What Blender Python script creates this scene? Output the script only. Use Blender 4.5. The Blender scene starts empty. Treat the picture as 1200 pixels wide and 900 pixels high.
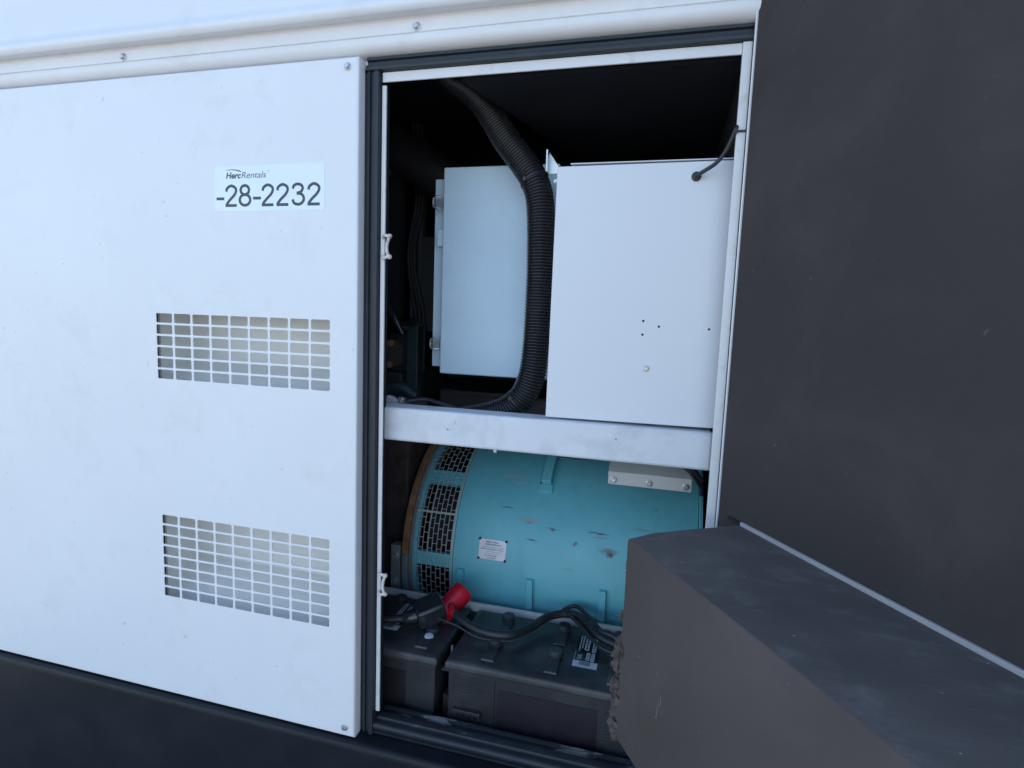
import bpy, bmesh, math, random
from mathutils import Vector, Matrix, noise
random.seed(7)
R = math.radians
scene = bpy.context.scene
COL = scene.collection

# ------------------------------------------------------------------ camera
cam_d = bpy.data.cameras.new("camera")
cam = bpy.data.objects.new("camera", cam_d); COL.objects.link(cam)
cam_d.sensor_fit = 'HORIZONTAL'; cam_d.sensor_width = 36.0
cam_d.lens = 36.0 * 660.0 / 1200.0
cam_d.clip_start = 0.02; cam_d.clip_end = 3000
yaw, pitch, roll = R(14.688), R(6.359), R(-2.133)
zc_ = Vector((-math.sin(yaw)*math.cos(pitch), math.cos(yaw)*math.cos(pitch), -math.sin(pitch)))
xc_ = zc_.cross(Vector((0, 0, 1))).normalized(); yc_ = zc_.cross(xc_)
xr = xc_*math.cos(roll) + yc_*math.sin(roll); yr = -xc_*math.sin(roll) + yc_*math.cos(roll)
m = Matrix((xr, -yr, -zc_)).transposed().to_4x4(); m.translation = Vector((0, -1.3, 1.5))
cam.matrix_world = m
scene.camera = cam

# ------------------------------------------------------------------ sky, sun, exposure
SUN_EL, SUN_AZ = R(48), R(14)          # the sun stands behind the enclosure: its door side is in open shade
world = bpy.data.worlds.new("World"); scene.world = world; world.use_nodes = True
wn = world.node_tree; bg = wn.nodes['Background']
sky = wn.nodes.new('ShaderNodeTexSky'); sky.sky_type = 'NISHITA'; sky.sun_disc = False
sky.sun_elevation = SUN_EL; sky.sun_rotation = SUN_AZ
sky.air_density = 1.0; sky.dust_density = 1.2; sky.ozone_density = 1.2
wn.links.new(sky.outputs[0], bg.inputs[0]); bg.inputs[1].default_value = 0.15
sd = bpy.data.lights.new("sun", 'SUN'); sun = bpy.data.objects.new("sun", sd); COL.objects.link(sun)
sd.energy = 3.0; sd.angle = R(0.5); sd.color = (1.0, 0.95, 0.88)
sv = Vector((math.sin(SUN_AZ)*math.cos(SUN_EL), math.cos(SUN_AZ)*math.cos(SUN_EL), math.sin(SUN_EL)))
sun.rotation_euler = sv.to_track_quat('Z', 'Y').to_euler(); sun.location = sv*20
vs = scene.view_settings
vs.view_transform = 'Standard'; vs.look = 'None'; vs.gamma = 1.0; vs.use_curve_mapping = False
vs.exposure = 1.5

# ------------------------------------------------------------------ materials
def nt(name):
    mt = bpy.data.materials.new(name); mt.use_nodes = True
    t = mt.node_tree; return mt, t, t.nodes['Principled BSDF']
def N(t, kind, **kw):
    n = t.nodes.new(kind)
    for k, v in kw.items(): setattr(n, k, v)
    return n
def coords(t, scale=(1, 1, 1), loc=(0, 0, 0)):
    tc = N(t, 'ShaderNodeTexCoord'); mp = N(t, 'ShaderNodeMapping')
    mp.inputs['Scale'].default_value = scale; mp.inputs['Location'].default_value = loc
    t.links.new(tc.outputs['Object'], mp.inputs[0]); return mp.outputs[0]
def noise_n(t, vec, scale, detail=3, rough=.55, dist=0):
    n = N(t, 'ShaderNodeTexNoise'); n.inputs['Scale'].default_value = scale
    n.inputs['Detail'].default_value = detail; n.inputs['Roughness'].default_value = rough
    n.inputs['Distortion'].default_value = dist
    t.links.new(vec, n.inputs['Vector']); return n.outputs['Fac']
def ramp(t, fac, a, b, ca=(0, 0, 0, 1), cb=(1, 1, 1, 1)):
    r = N(t, 'ShaderNodeValToRGB'); e = r.color_ramp.elements
    e[0].position = a; e[0].color = ca; e[1].position = b; e[1].color = cb
    t.links.new(fac, r.inputs[0]); return r.outputs[0]
def mixc(t, fac, a, b):
    n = N(t, 'ShaderNodeMix', data_type='RGBA')
    if isinstance(fac, (int, float)): n.inputs[0].default_value = fac
    else: t.links.new(fac, n.inputs[0])
    for s, v in ((6, a), (7, b)):
        if isinstance(v, tuple): n.inputs[s].default_value = (*v[:3], 1)
        else: t.links.new(v, n.inputs[s])
    return n.outputs[2]
def mathn(t, op, a, b=0.5):
    n = N(t, 'ShaderNodeMath', operation=op)
    for s, v in ((0, a), (1, b)):
        if isinstance(v, (int, float)): n.inputs[s].default_value = v
        else: t.links.new(v, n.inputs[s])
    return n.outputs[0]
def bump(t, bs, h, strength, dist=.001):
    b = N(t, 'ShaderNodeBump'); b.inputs['Strength'].default_value = strength
    b.inputs['Distance'].default_value = dist
    t.links.new(h, b.inputs['Height']); t.links.new(b.outputs[0], bs.inputs['Normal'])

def mat(name, col, rough=.5, metal=0, dirt=.0, dcol=(.1, .09, .08), dscale=6, dth=(.55, .75),
        bsc=0, bst=.0, bd=.001, stretch=(1, 1, 1), var=.06, spec=.5, coat=0, specks=0, speckcol=(.02, .02, .02), speckscale=60):
    mt, t, b = nt(name)
    v = coords(t, stretch)
    big = noise_n(t, v, dscale*.5, 4)
    base = mixc(t, ramp(t, big, .3, .7), tuple(c*(1-var) for c in col), tuple(min(1, c*(1+var)) for c in col))
    if dirt:
        d = ramp(t, noise_n(t, v, dscale, 8, .65, .4), dth[0], dth[1])
        base = mixc(t, mathn(t, 'MULTIPLY', d, dirt), base, dcol)
    if specks:
        s = ramp(t, noise_n(t, v, speckscale, 2, .5), .74, .78)
        base = mixc(t, mathn(t, 'MULTIPLY', s, specks), base, speckcol)
    t.links.new(base, b.inputs['Base Color'])
    rr = N(t, 'ShaderNodeMapRange'); t.links.new(noise_n(t, v, dscale*2, 5), rr.inputs[0])
    rr.inputs[3].default_value = max(.02, rough-.1); rr.inputs[4].default_value = min(1, rough+.12)
    t.links.new(rr.outputs[0], b.inputs['Roughness'])
    b.inputs['Metallic'].default_value = metal; b.inputs['Specular IOR Level'].default_value = spec
    b.inputs['Coat Weight'].default_value = coat
    if bsc: bump(t, b, noise_n(t, v, bsc, 4, .6), bst, bd)
    return mt

M = {}
M['white'] = mat('white_enamel', (.79, .79, .785), .32, dirt=.32, dcol=(.56, .545, .52), dscale=7, dth=(.54, .82), bsc=5, bst=.22, bd=.006, var=.02, specks=.35, speckcol=(.3, .27, .24), speckscale=45)
M['trim'] = mat('cream_enamel', (.78, .765, .745), .36, dirt=.25, dcol=(.5, .45, .38), dscale=8, bsc=14, bst=.06, bd=.003, var=.03)
M['flange'] = mat('frame_enamel', (.72, .71, .69), .4, dirt=.45, dcol=(.38, .33, .28), dscale=18, dth=(.55, .72), bsc=30, bst=.1, var=.04)
M['beam'] = mat('beam_enamel', (.70, .71, .73), .42, dirt=.5, dcol=(.34, .33, .34), dscale=9, dth=(.5, .78), bsc=40, bst=.10, var=.05, specks=.8, speckcol=(.12, .08, .07), speckscale=38)
M['cab'] = mat('cabinet_enamel', (.72, .73, .745), .36, dirt=.10, dcol=(.5, .5, .5), dscale=4, bsc=6, bst=.14, bd=.006, var=.02)
M['cabgrey'] = mat('grey_enamel', (.56, .70, .80), .5, dirt=.25, dcol=(.38, .42, .45), dscale=14, bsc=240, bst=.22, bd=.0006, var=.04)
M['covergrey'] = mat('dusty_cream_enamel', (.56, .55, .53), .5, dirt=.4, dcol=(.4, .39, .37), dscale=14)
M['decal'] = mat('decal_vinyl', (.80, .86, .87), .22, var=.02, dscale=12, coat=.3, dirt=.15, dcol=(.6, .68, .7))
M['ink'] = mat('decal_ink', (.045, .06, .065), .4, var=.05)
M['inkgrey'] = mat('decal_ink_grey', (.10, .12, .13), .4, var=.05)
M['seal'] = mat('black_rubber', (.015, .020, .026), .45, dirt=.3, dcol=(.06, .063, .068), dscale=12, bsc=80, bst=.12, var=.15)
M['base'] = mat('black_base_paint', (.006, .008, .012), .42, spec=.3, dirt=.3, dcol=(.02, .025, .033), dscale=7, dth=(.5, .8), bsc=60, bst=.12, var=.2)
M['sill'] = mat('worn_sill_paint', (.022, .026, .032), .45, dirt=.9, dcol=(.24, .24, .23), dscale=26, dth=(.58, .64), stretch=(.35, 1, 1), bsc=90, bst=.4, var=.25)
M['foam'] = mat('dark_acoustic_foam', (.056, .047, .045), .85, dirt=.55, dcol=(.085, .074, .070), dscale=4, dth=(.45, .75), bsc=420, bst=.6, bd=.001, var=.12, specks=.25, speckcol=(.2, .2, .2), speckscale=75, spec=.2)
M['foamface'] = mat('brown_grey_foam_skin', (.092, .074, .068), .8, dirt=.5, dcol=(.122, .102, .096), dscale=6, dth=(.45, .8), bsc=380, bst=.55, bd=.001, var=.12, specks=.3, speckcol=(.2, .19, .18), speckscale=75, spec=.2)
M['foamtop'] = mat('duct_top_foam_skin', (.092, .081, .075), .7, dirt=.7, dcol=(.17, .158, .15), dscale=14, stretch=(1, 1.8, 1), dth=(.52, .74), bsc=60, bst=.35, bd=.002, var=.15, specks=.9, speckcol=(.4, .4, .4), speckscale=80, spec=.4)  # duct top face: paler mottling and specks than the front face
M['torn'] = mat('torn_foam', (.115, .092, .083), .95, dirt=.5, dcol=(.03, .027, .027), dscale=40, bsc=160, bst=.9, bd=.004, var=.25, spec=.15)
M['lining'] = mat('black_lining', (.016, .017, .020), .85, dirt=.3, dcol=(.03, .03, .033), dscale=6, bsc=300, bst=.3, var=.2, spec=.2)
M['hose'] = mat('black_plastic_hose', (.020, .020, .022), .24, var=.2, dirt=.3, dcol=(.05, .05, .055), dscale=20)
M['cable'] = mat('cable_jacket', (.022, .024, .028), .42, var=.15, dirt=.4, dcol=(.07, .07, .075), dscale=30)
M['steel'] = mat('zinc_steel', (.55, .55, .54), .34, metal=.9, dirt=.4, dcol=(.3, .26, .2), dscale=60, bsc=150, bst=.1)
M['galv'] = mat('dull_galvanised', (.34, .36, .37), .5, metal=.5, dirt=.5, dcol=(.16, .15, .14), dscale=20, bsc=90, bst=.15)
M['case'] = mat('battery_case_plastic', (.021, .022, .025), .40, dirt=.65, dcol=(.062, .061, .060), dscale=9, dth=(.45, .75), bsc=180, bst=.18, var=.15)
M['lid'] = mat('battery_lid_plastic', (.030, .031, .035), .38, dirt=.8, dcol=(.105, .104, .103), dscale=8, dth=(.42, .75), bsc=160, bst=.2, var=.15)
M['blabel'] = mat('battery_side_label', (.018, .015, .020), .3, dirt=.3, dcol=(.034, .031, .037), dscale=12)
M['sticker'] = mat('black_sticker', (.012, .013, .016), .3)
M['stickerw'] = mat('sticker_white', (.62, .66, .70), .35, dirt=.3, dcol=(.4, .42, .45), dscale=60)
M['red'] = mat('red_rubber', (.62, .012, .035), .32, dirt=.35, dcol=(.25, .02, .03), dscale=30, var=.1)
M['clearboot'] = mat('smoky_rubber', (.028, .030, .034), .22, dirt=.5, dcol=(.09, .09, .095), dscale=25, coat=.4)
M['rust'] = mat('rusted_rim', (.20, .095, .045), .8, dirt=.75, dcol=(.36, .19, .09), dscale=22, dth=(.4, .65), bsc=120, bst=.6, bd=.002, var=.3)
M['rimgrey'] = mat('rim_greyed_paint', (.17, .21, .23), .6, dirt=.7, dcol=(.25, .15, .09), dscale=18, dth=(.52, .66), bsc=90, bst=.4, var=.2)
M['wire'] = mat('guard_mesh_metal', (.58, .60, .56), .5, metal=.3, dirt=.6, dcol=(.30, .17, .10), dscale=30)
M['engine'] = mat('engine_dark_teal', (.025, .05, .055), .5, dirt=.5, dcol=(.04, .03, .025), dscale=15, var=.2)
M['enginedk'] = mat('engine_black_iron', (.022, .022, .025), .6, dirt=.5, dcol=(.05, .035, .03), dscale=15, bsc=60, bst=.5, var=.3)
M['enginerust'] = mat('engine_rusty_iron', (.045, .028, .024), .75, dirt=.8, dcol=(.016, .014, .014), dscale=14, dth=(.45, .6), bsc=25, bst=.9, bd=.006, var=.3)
M['wirering'] = mat('painted_wire_loop', (.66, .62, .58), .4, dirt=.8, dcol=(.25, .16, .11), dscale=50, dth=(.52, .62))
M['plate'] = mat('nameplate_aluminium', (.62, .62, .68), .35, metal=.25, dirt=.35, dcol=(.42, .38, .46), dscale=40)
M['seam'] = mat('white_retainer', (.40, .38, .38), .5, dirt=.5, dcol=(.25, .24, .24), dscale=20)
M['holeblack'] = mat('hole_shade_and_rivet_black', (.01, .01, .011), .8)  # shade of holes and slot put into colour; rivets are black themselves
M['baffle'] = mat('baffle_enamel', (.80, .78, .73), .45, dirt=.15, dcol=(.5, .47, .42), dscale=8, var=.03)
M['concrete'] = mat('yard_concrete', (.27, .262, .25), .9, dirt=.5, dcol=(.2, .19, .18), dscale=.6, bsc=40, bst=.4, var=.1)

def drum_material(origin):
    mt, t, b = nt('teal_machine_enamel')
    v = coords(t)
    big = noise_n(t, v, 5, 5)
    base = mixc(t, ramp(t, big, .3, .7), (.150, .500, .570), (.190, .575, .640))
    st = coords(t, (9, 9, 1.2))                         # runs of dirt down the drum
    base = mixc(t, mathn(t, 'MULTIPLY', ramp(t, noise_n(t, st, 3, 5, .6), .52, .75), .35), base, (.105, .39, .45))
    base = mixc(t, mathn(t, 'MULTIPLY', ramp(t, noise_n(t, v, 26, 7, .7), .60, .70), .4), base, (.26, .52, .54))
    nz = N(t, 'ShaderNodeTexNoise'); nz.inputs['Scale'].default_value = 55; nz.inputs['Detail'].default_value = 5
    t.links.new(v, nz.inputs['Vector'])
    off = N(t, 'ShaderNodeVectorMath', operation='MULTIPLY_ADD')
    t.links.new(nz.outputs['Color'], off.inputs[0]); off.inputs[1].default_value = (.016, .016, .016); t.links.new(v, off.inputs[2])
    spots = [(-.468, 49.6, .060, .012, (.27, .50, .52)), (-.44, 46, .03, .010, (.30, .52, .54)), (-.396, 28.2, .045, .011, (.28, .42, .44)),
             (-.385, 26.8, .022, .006, (.27, .30, .30)), (-.306, 25.2, .011, .006, (.07, .05, .05)), (-.371, 18.9, .026, .004, (.07, .10, .12)),
             (-.229, 19.9, .010, .009, (.16, .10, .07)), (-.159, 25.8, .042, .0035, (.05, .07, .08)), (-.15, 24.2, .03, .004, (.22, .30, .30)),
             (-.12, 18.5, .040, .012, (.12, .26, .29)), (-.116, 17.2, .016, .013, (.13, .085, .055)), (-.113, 17.0, .007, .006, (.015, .012, .012)),
             (-.309, 25.3, .03, .003, (.12, .2, .22)), (-.02, 30, .05, .004, (.16, .36, .38)), (-.37, 47.0, .007, .005, (.03, .03, .03)),
             (.02, 40, .008, .006, (.2, .36, .38)), (-.25, 8, .03, .004, (.18, .38, .4)), (-.47, 33, .03, .003, (.05, .15, .18))]
    for x, a, rx, rz, c in spots:
        p = Vector((x, .83-.4*math.cos(R(a)), .655+.4*math.sin(R(a)))) - origin + Vector((.008, .008, .008))
        s = N(t, 'ShaderNodeVectorMath', operation='SUBTRACT'); t.links.new(off.outputs[0], s.inputs[0]); s.inputs[1].default_value = p
        m2 = N(t, 'ShaderNodeVectorMath', operation='MULTIPLY'); t.links.new(s.outputs[0], m2.inputs[0])
        rz *= 1.0; m2.inputs[1].default_value = (1/rx, 1/max(rz*1.6, .008), 1/rz)
        l = N(t, 'ShaderNodeVectorMath', operation='LENGTH'); t.links.new(m2.outputs[0], l.inputs[0])
        f = ramp(t, l.outputs['Value'], .35, 1.1, (.9, .9, .9, 1), (0, 0, 0, 1))
        base = mixc(t, f, base, c)
    t.links.new(base, b.inputs['Base Color'])
    b.inputs['Roughness'].default_value = .42
    bump(t, b, noise_n(t, v, 35, 4), .12, .002)
    return mt

# ------------------------------------------------------------------ builders
def link(name, bm, mt, parent=None, smooth=False, angle=None, bevel=0, seg=2):
    me = bpy.data.meshes.new(name)
    bmesh.ops.recalc_face_normals(bm, faces=bm.faces)
    loc = Vector((0, 0, 0)) if parent is None else world_loc(parent)
    bm.transform(Matrix.Translation(-loc))
    bm.to_mesh(me); bm.free()
    for mm in (mt if isinstance(mt, list) else [mt]): me.materials.append(mm)
    if smooth:
        for p in me.polygons: p.use_smooth = True
    o = bpy.data.objects.new(name, me); COL.objects.link(o)
    if parent is not None: o.parent = parent
    if bevel:
        b = o.modifiers.new('bevel', 'BEVEL'); b.width = bevel; b.segments = seg; b.limit_method = 'ANGLE'; b.angle_limit = R(40)
        b.harden_normals = False
    if smooth and angle is None: angle = 40
    if smooth:
        me.set_sharp_from_angle(angle=R(angle))
    return o
def world_loc(o):
    v = Vector((0, 0, 0))
    while o is not None: v += o.location; o = o.parent
    return v
def thing(name, label, cat, loc, group=None):
    o = bpy.data.objects.new(name, None); COL.objects.link(o); o.location = loc; o.empty_display_size = .1
    o['label'] = label; o['category'] = cat
    if group: o['group'] = group
    return o
def box(bm, x0, x1, y0, y1, z0, z1, rot=None, piv=None):
    r = bmesh.ops.create_cube(bm, size=1)
    vs_ = r['verts']
    for v in vs_:
        v.co = Vector(((x0+x1)/2+v.co.x*(x1-x0), (y0+y1)/2+v.co.y*(y1-y0), (z0+z1)/2+v.co.z*(z1-z0)))
        if rot is not None: v.co = rot @ (v.co-piv) + piv
    return vs_
def bx(name, mt, parent, *a, bevel=.0015, **k):
    bm = bmesh.new(); box(bm, *a); return link(name, bm, mt, parent, bevel=bevel, **k)
def prism(bm, pts, f):
    """pts: closed outline of 2-D points; f(pt, end) gives its 3-D place for end 0 and 1"""
    a = [bm.verts.new(f(p, 0)) for p in pts]; b = [bm.verts.new(f(p, 1)) for p in pts]
    n = len(pts)
    for i in range(n): bm.faces.new((a[i], a[(i+1) % n], b[(i+1) % n], b[i]))
    bm.faces.new(a[::-1]); bm.faces.new(b)
def along_x(bm, pts, x0, x1): prism(bm, pts, lambda p, e: Vector(((x0, x1)[e], p[0], p[1])))
def along_z(bm, pts, z0, z1): prism(bm, pts, lambda p, e: Vector((p[0], p[1], (z0, z1)[e])))
def cyl(bm, c, axis, r, h, seg=24, r2=None):
    axis = Vector(axis).normalized()
    q = axis.to_track_quat('Z', 'Y').to_matrix().to_4x4()
    return bmesh.ops.create_cone(bm, cap_ends=True, segments=seg, radius1=r, radius2=r if r2 is None else r2, depth=h,
                                 matrix=Matrix.Translation(Vector(c)+axis*h/2) @ q)['verts']
def lathe(bm, c, axis, prof, seg=28):
    """prof: list of (radius, height) along axis"""
    axis = Vector(axis).normalized(); q = axis.to_track_quat('Z', 'Y').to_matrix(); c = Vector(c)
    rings = []
    for r, h in prof:
        rings.append([bm.verts.new(c + q @ Vector((r*math.cos(2*math.pi*i/seg), r*math.sin(2*math.pi*i/seg), h))) for i in range(seg)])
    for a, b in zip(rings, rings[1:]):
        for i in range(seg): bm.faces.new((a[i], a[(i+1) % seg], b[(i+1) % seg], b[i]))
    bm.faces.new(rings[0][::-1]); bm.faces.new(rings[-1])
def spline(pts, n):
    pts = [Vector(p) for p in pts]; P = [pts[0]*2-pts[1]] + pts + [pts[-1]*2-pts[-2]]
    out = []
    for i in range(1, len(P)-2):
        for k in range(n):
            t = k/n; a, b, c, d = P[i-1:i+3]
            out.append(.5*((2*b)+(c-a)*t+(2*a-5*b+4*c-d)*t*t+(3*b-a-3*c+d)*t**3))
    out.append(pts[-1]); return out
def resample(path, step):
    L = [0]
    for a, b in zip(path, path[1:]): L.append(L[-1]+(b-a).length)
    n = max(2, int(L[-1]/step)); out = []; j = 0
    for i in range(n+1):
        s = L[-1]*i/n
        while j < len(L)-2 and L[j+1] < s: j += 1
        out.append(path[j].lerp(path[j+1], (s-L[j])/max(1e-9, L[j+1]-L[j])))
    return out
def tube(bm, path, rad, seg=12):
    """rad: number or function of the ring index"""
    up = Vector((0.13, 0.2, .97)); rings = []
    for i, p in enumerate(path):
        t = (path[min(i+1, len(path)-1)]-path[max(i-1, 0)]).normalized()
        if i == 0: x = t.orthogonal().normalized()
        x = (x - t*x.dot(t)).normalized(); y = t.cross(x)
        r = rad(i) if callable(rad) else rad
        rings.append([bm.verts.new(p+(x*math.cos(2*math.pi*k/seg)+y*math.sin(2*math.pi*k/seg))*r) for k in range(seg)])
    for a, b in zip(rings, rings[1:]):
        for k in range(seg): bm.faces.new((a[k], a[(k+1) % seg], b[(k+1) % seg], b[k]))
    bm.faces.new(rings[0][::-1]); bm.faces.new(rings[-1])
def cable(name, mt, parent, pts, r, seg=10, step=.006):
    bm = bmesh.new(); tube(bm, resample(spline(pts, 12), step), r, seg); return link(name, bm, mt, parent, smooth=True)
_bolt = {}
def hexbolt(parent, loc, axis=(0, -1, 0), r=.0075, name='bolt', turn=.3, mt='steel'):
    key = (round(r, 4), mt)
    if key not in _bolt:
        bm = bmesh.new()
        lathe(bm, (0, 0, 0), (0, 0, 1), [(r*1.35, 0), (r*1.35, r*.18), (r*1.1, r*.30)], 20)
        lathe(bm, (0, 0, r*.28), (0, 0, 1), [(r*.98, 0), (r*.98, r*.62), (r*.80, r*.82)], 6)
        me = bpy.data.meshes.new('bolt'); bmesh.ops.recalc_face_normals(bm, faces=bm.faces); bm.to_mesh(me); bm.free()
        me.materials.append(M[mt]); _bolt[key] = me
    o = bpy.data.objects.new(name, _bolt[key]); COL.objects.link(o); o.parent = parent
    o.location = Vector(loc)-world_loc(parent)
    q = Vector(axis).normalized().to_track_quat('Z', 'Y') @ Matrix.Rotation(turn, 4, 'Z').to_quaternion()
    o.rotation_euler = q.to_euler(); return o
def text(name, s, mt, parent, loc, h, width=None, shear=0, bold=0, rot=(R(90), 0, 0), depth=.0002):
    """letters lying on a plane; loc = lower left corner, h = capital height"""
    cu = bpy.data.curves.new(name, 'FONT'); cu.body = s; cu.size = 1; cu.shear = shear; cu.offset = bold; cu.extrude = 0
    tmp = bpy.data.objects.new(name, cu); COL.objects.link(tmp)
    dg = bpy.context.evaluated_depsgraph_get(); me = bpy.data.meshes.new_from_object(tmp.evaluated_get(dg))
    bpy.data.objects.remove(tmp)
    xs = [v.co.x for v in me.vertices]; ys = [v.co.y for v in me.vertices]
    sy = h/(max(ys)-0 if min(ys) > -.05 else max(ys)); sx = sy if width is None else width/(max(xs)-min(xs)); x0 = min(xs)
    for v in me.vertices: v.co = Vector(((v.co.x-x0)*sx, v.co.y*sy, 0))
    me.materials.clear(); me.materials.append(mt)
    o = bpy.data.objects.new(name, me); COL.objects.link(o); o.parent = parent
    o.location = Vector(loc)-world_loc(parent); o.rotation_euler = rot
    return o

# ------------------------------------------------------------------ ground
bm = bmesh.new(); bmesh.ops.create_grid(bm, x_segments=8, y_segments=8, size=1500)
bmesh.ops.translate(bm, verts=bm.verts, vec=(0, 0, -.45)); g = link('ground', bm, M['concrete']); g['kind'] = 'structure'

# ------------------------------------------------------------------ the enclosure
enc = thing('generator_enclosure', 'white steel generator enclosure with black rubber trim and one door swung open', 'enclosure', (-.7, 0, 0))
XL, XR = -3.2, 1.3
# body shell and dark lining
bx('roof_deck', M['white'], enc, XL, XR, -.02, 1.25, 2.25, 2.42, bevel=.01)
bm = bmesh.new()
along_x(bm, [(-.02, 2.194), (-.052, 2.190), (-.060, 2.196), (-.063, 2.206), (-.060, 2.216), (-.050, 2.224), (-.046, 2.24), (-.046, 2.43), (-.02, 2.43)], XL-.01, XR+.01)
link('roof_fascia', bm, M['white'], enc, smooth=True, bevel=.002)
bm = bmesh.new()
along_x(bm, [(.01, 2.2), (-.024, 2.2), (-.024, 2.158), (-.0205, 2.1565), (-.0205, 2.1555), (-.027, 2.153), (-.029, 2.146), (-.027, 2.136), (-.020, 2.127), (-.008, 2.122), (.01, 2.1205)], XL, XR)
rail = link('top_rail', bm, M['trim'], enc, smooth=True, angle=50)
for x in (-2.3, -1.45, -.594, .30): hexbolt(rail, (x, -.0245, 2.168), r=.0072)
bx('back_wall', [M['white']], enc, XL, XR, 1.2, 1.24, .345, 2.25)
bx('inner_back_wall', M['lining'], enc, -2.0, .16, 1.14, 1.17, .33, 2.24)
bm = bmesh.new(); prism(bm, [(-.50, .03), (.16, .03), (.16, 1.14), (-.20, 1.14)], lambda p, e: Vector((p[0], p[1], (2.063, 2.10)[e])))
link('ceiling_lining', bm, M['lining'], enc)
bx('roof_lining', M['lining'], enc, -2.0, .16, .03, 1.14, 2.235, 2.249)
bx('side_wall_lining', M['lining'], enc, .130, .155, .011, 1.14, 1.18, 2.062)
bx('side_wall_lining', M['lining'], enc, .178, .190, .041, 1.14, .34, 1.179)
bx('inner_partition', M['lining'], enc, -1.98, -1.95, .2, 1.14, .34, 2.23)
bx('header_wall', M['white'], enc, XL, XR, .012, .03, 2.10, 2.25)
bx('side_wall', M['white'], enc, .158, XR, .01, .04, .36, 2.12)
bx('end_wall', M['white'], enc, XL, XL+.04, .03, 1.2, .345, 2.25)
bx('end_wall', M['white'], enc, XR-.04, XR, .041, 1.2, .345, 2.25)
bx('floor_pan', M['base'], enc, XL, XR, .07, 1.2, .28, .312)
# base
bm = bmesh.new()
along_x(bm, [(.05, -.30), (-.045, -.30), (-.047, .33), (-.045, .345), (-.040, .3505), (-.030, .351), (-.003, .359), (.05, .3595)], XL, XR)
link('base_frame', bm, M['base'], enc, smooth=True, angle=60)
bx('base_frame', M['base'], enc, XL, XR, .051, 1.25, -.30, .279)
# trim above, beside and under the opening
bm = bmesh.new()
along_x(bm, [(.012, 2.1195), (-.004, 2.1195), (-.007, 2.117), (-.007, 2.112), (-.001, 2.1095), (-.001, 2.102), (-.008, 2.1), (-.010, 2.094), (-.008, 2.089), (0, 2.0865), (.012, 2.0865)], -.731, .141)
link('door_seal', bm, M['seal'], enc, smooth=True, angle=50)
bm = bmesh.new()
along_z(bm, [(-.7565, .012), (-.7565, .001), (-.731, .001), (-.7285, -.006), (-.722, -.007), (-.7205, -.001), (-.7125, -.001), (-.711, -.008), (-.705, -.0095), (-.6985, -.008), (-.6965, 0), (-.6965, .012)], .3605, 2.0862)
link('door_seal', bm, M['seal'], enc, smooth=True, angle=50)
bm = bmesh.new()
along_x(bm, [(.012, .3605), (-.002, .3605), (-.005, .364), (-.005, .369), (.001, .371), (.001, .376), (-.006, .378), (-.008, .384), (-.006, .390), (.000, .3925), (.012, .3935)], -.6963, .30)
link('door_seal', bm, M['seal'], enc, smooth=True, angle=50)
bm = bmesh.new()
along_x(bm, [(.0125, .36), (.0125, .398), (.0145, .4005), (.030, .4045), (.033, .4035), (.034, .394), (.050, .393), (.051, .399), (.054, .4005), (.064, .4005), (.066, .399), (.066, .36)], -.694, .30)
link('door_sill', bm, M['sill'], enc, smooth=True, angle=35)
bx('frame_flange', M['flange'], enc, -.694, .1215, .003, .008, 2.0635, 2.086, bevel=.0015)
bx('frame_flange', M['flange'], enc, -.6945, -.6835, .003, .009, .424, 2.056, bevel=.0012)
bx('frame_flange', M['flange'], enc, .122, .1405, -.002, .010, .40, 2.086, bevel=.0015)
bx('jamb_post', M['lining'], enc, -.7565, -.697, .0125, .05, .36, 2.1)
# latch strikers on the left flange
for z0, h in ((1.672, .054), (.795, .056)):
    bm = bmesh.new(); a, b = z0+h/2, z0-h/2
    tube(bm, resample(spline([(-.6870, .002, a-.004), (-.680, -.006, a), (-.671, -.008, a-.001), (-.6665, -.008, a-.006), (-.670, -.0085, a-.018), (-.6715, -.0085, b+.02), (-.668, -.008, b+.007), (-.672, -.008, b+.001), (-.681, -.006, b), (-.687, .002, b+.003)], 8), .0015), .0040, 10)
    for zz in (a, b): bmesh.ops.create_uvsphere(bm, u_segments=10, v_segments=8, radius=.0060, matrix=Matrix.Translation((-.6645, -.007, zz-(.002 if zz == a else -.002))))
    link('latch_striker', bm, M['wirering'], enc, smooth=True)

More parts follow.
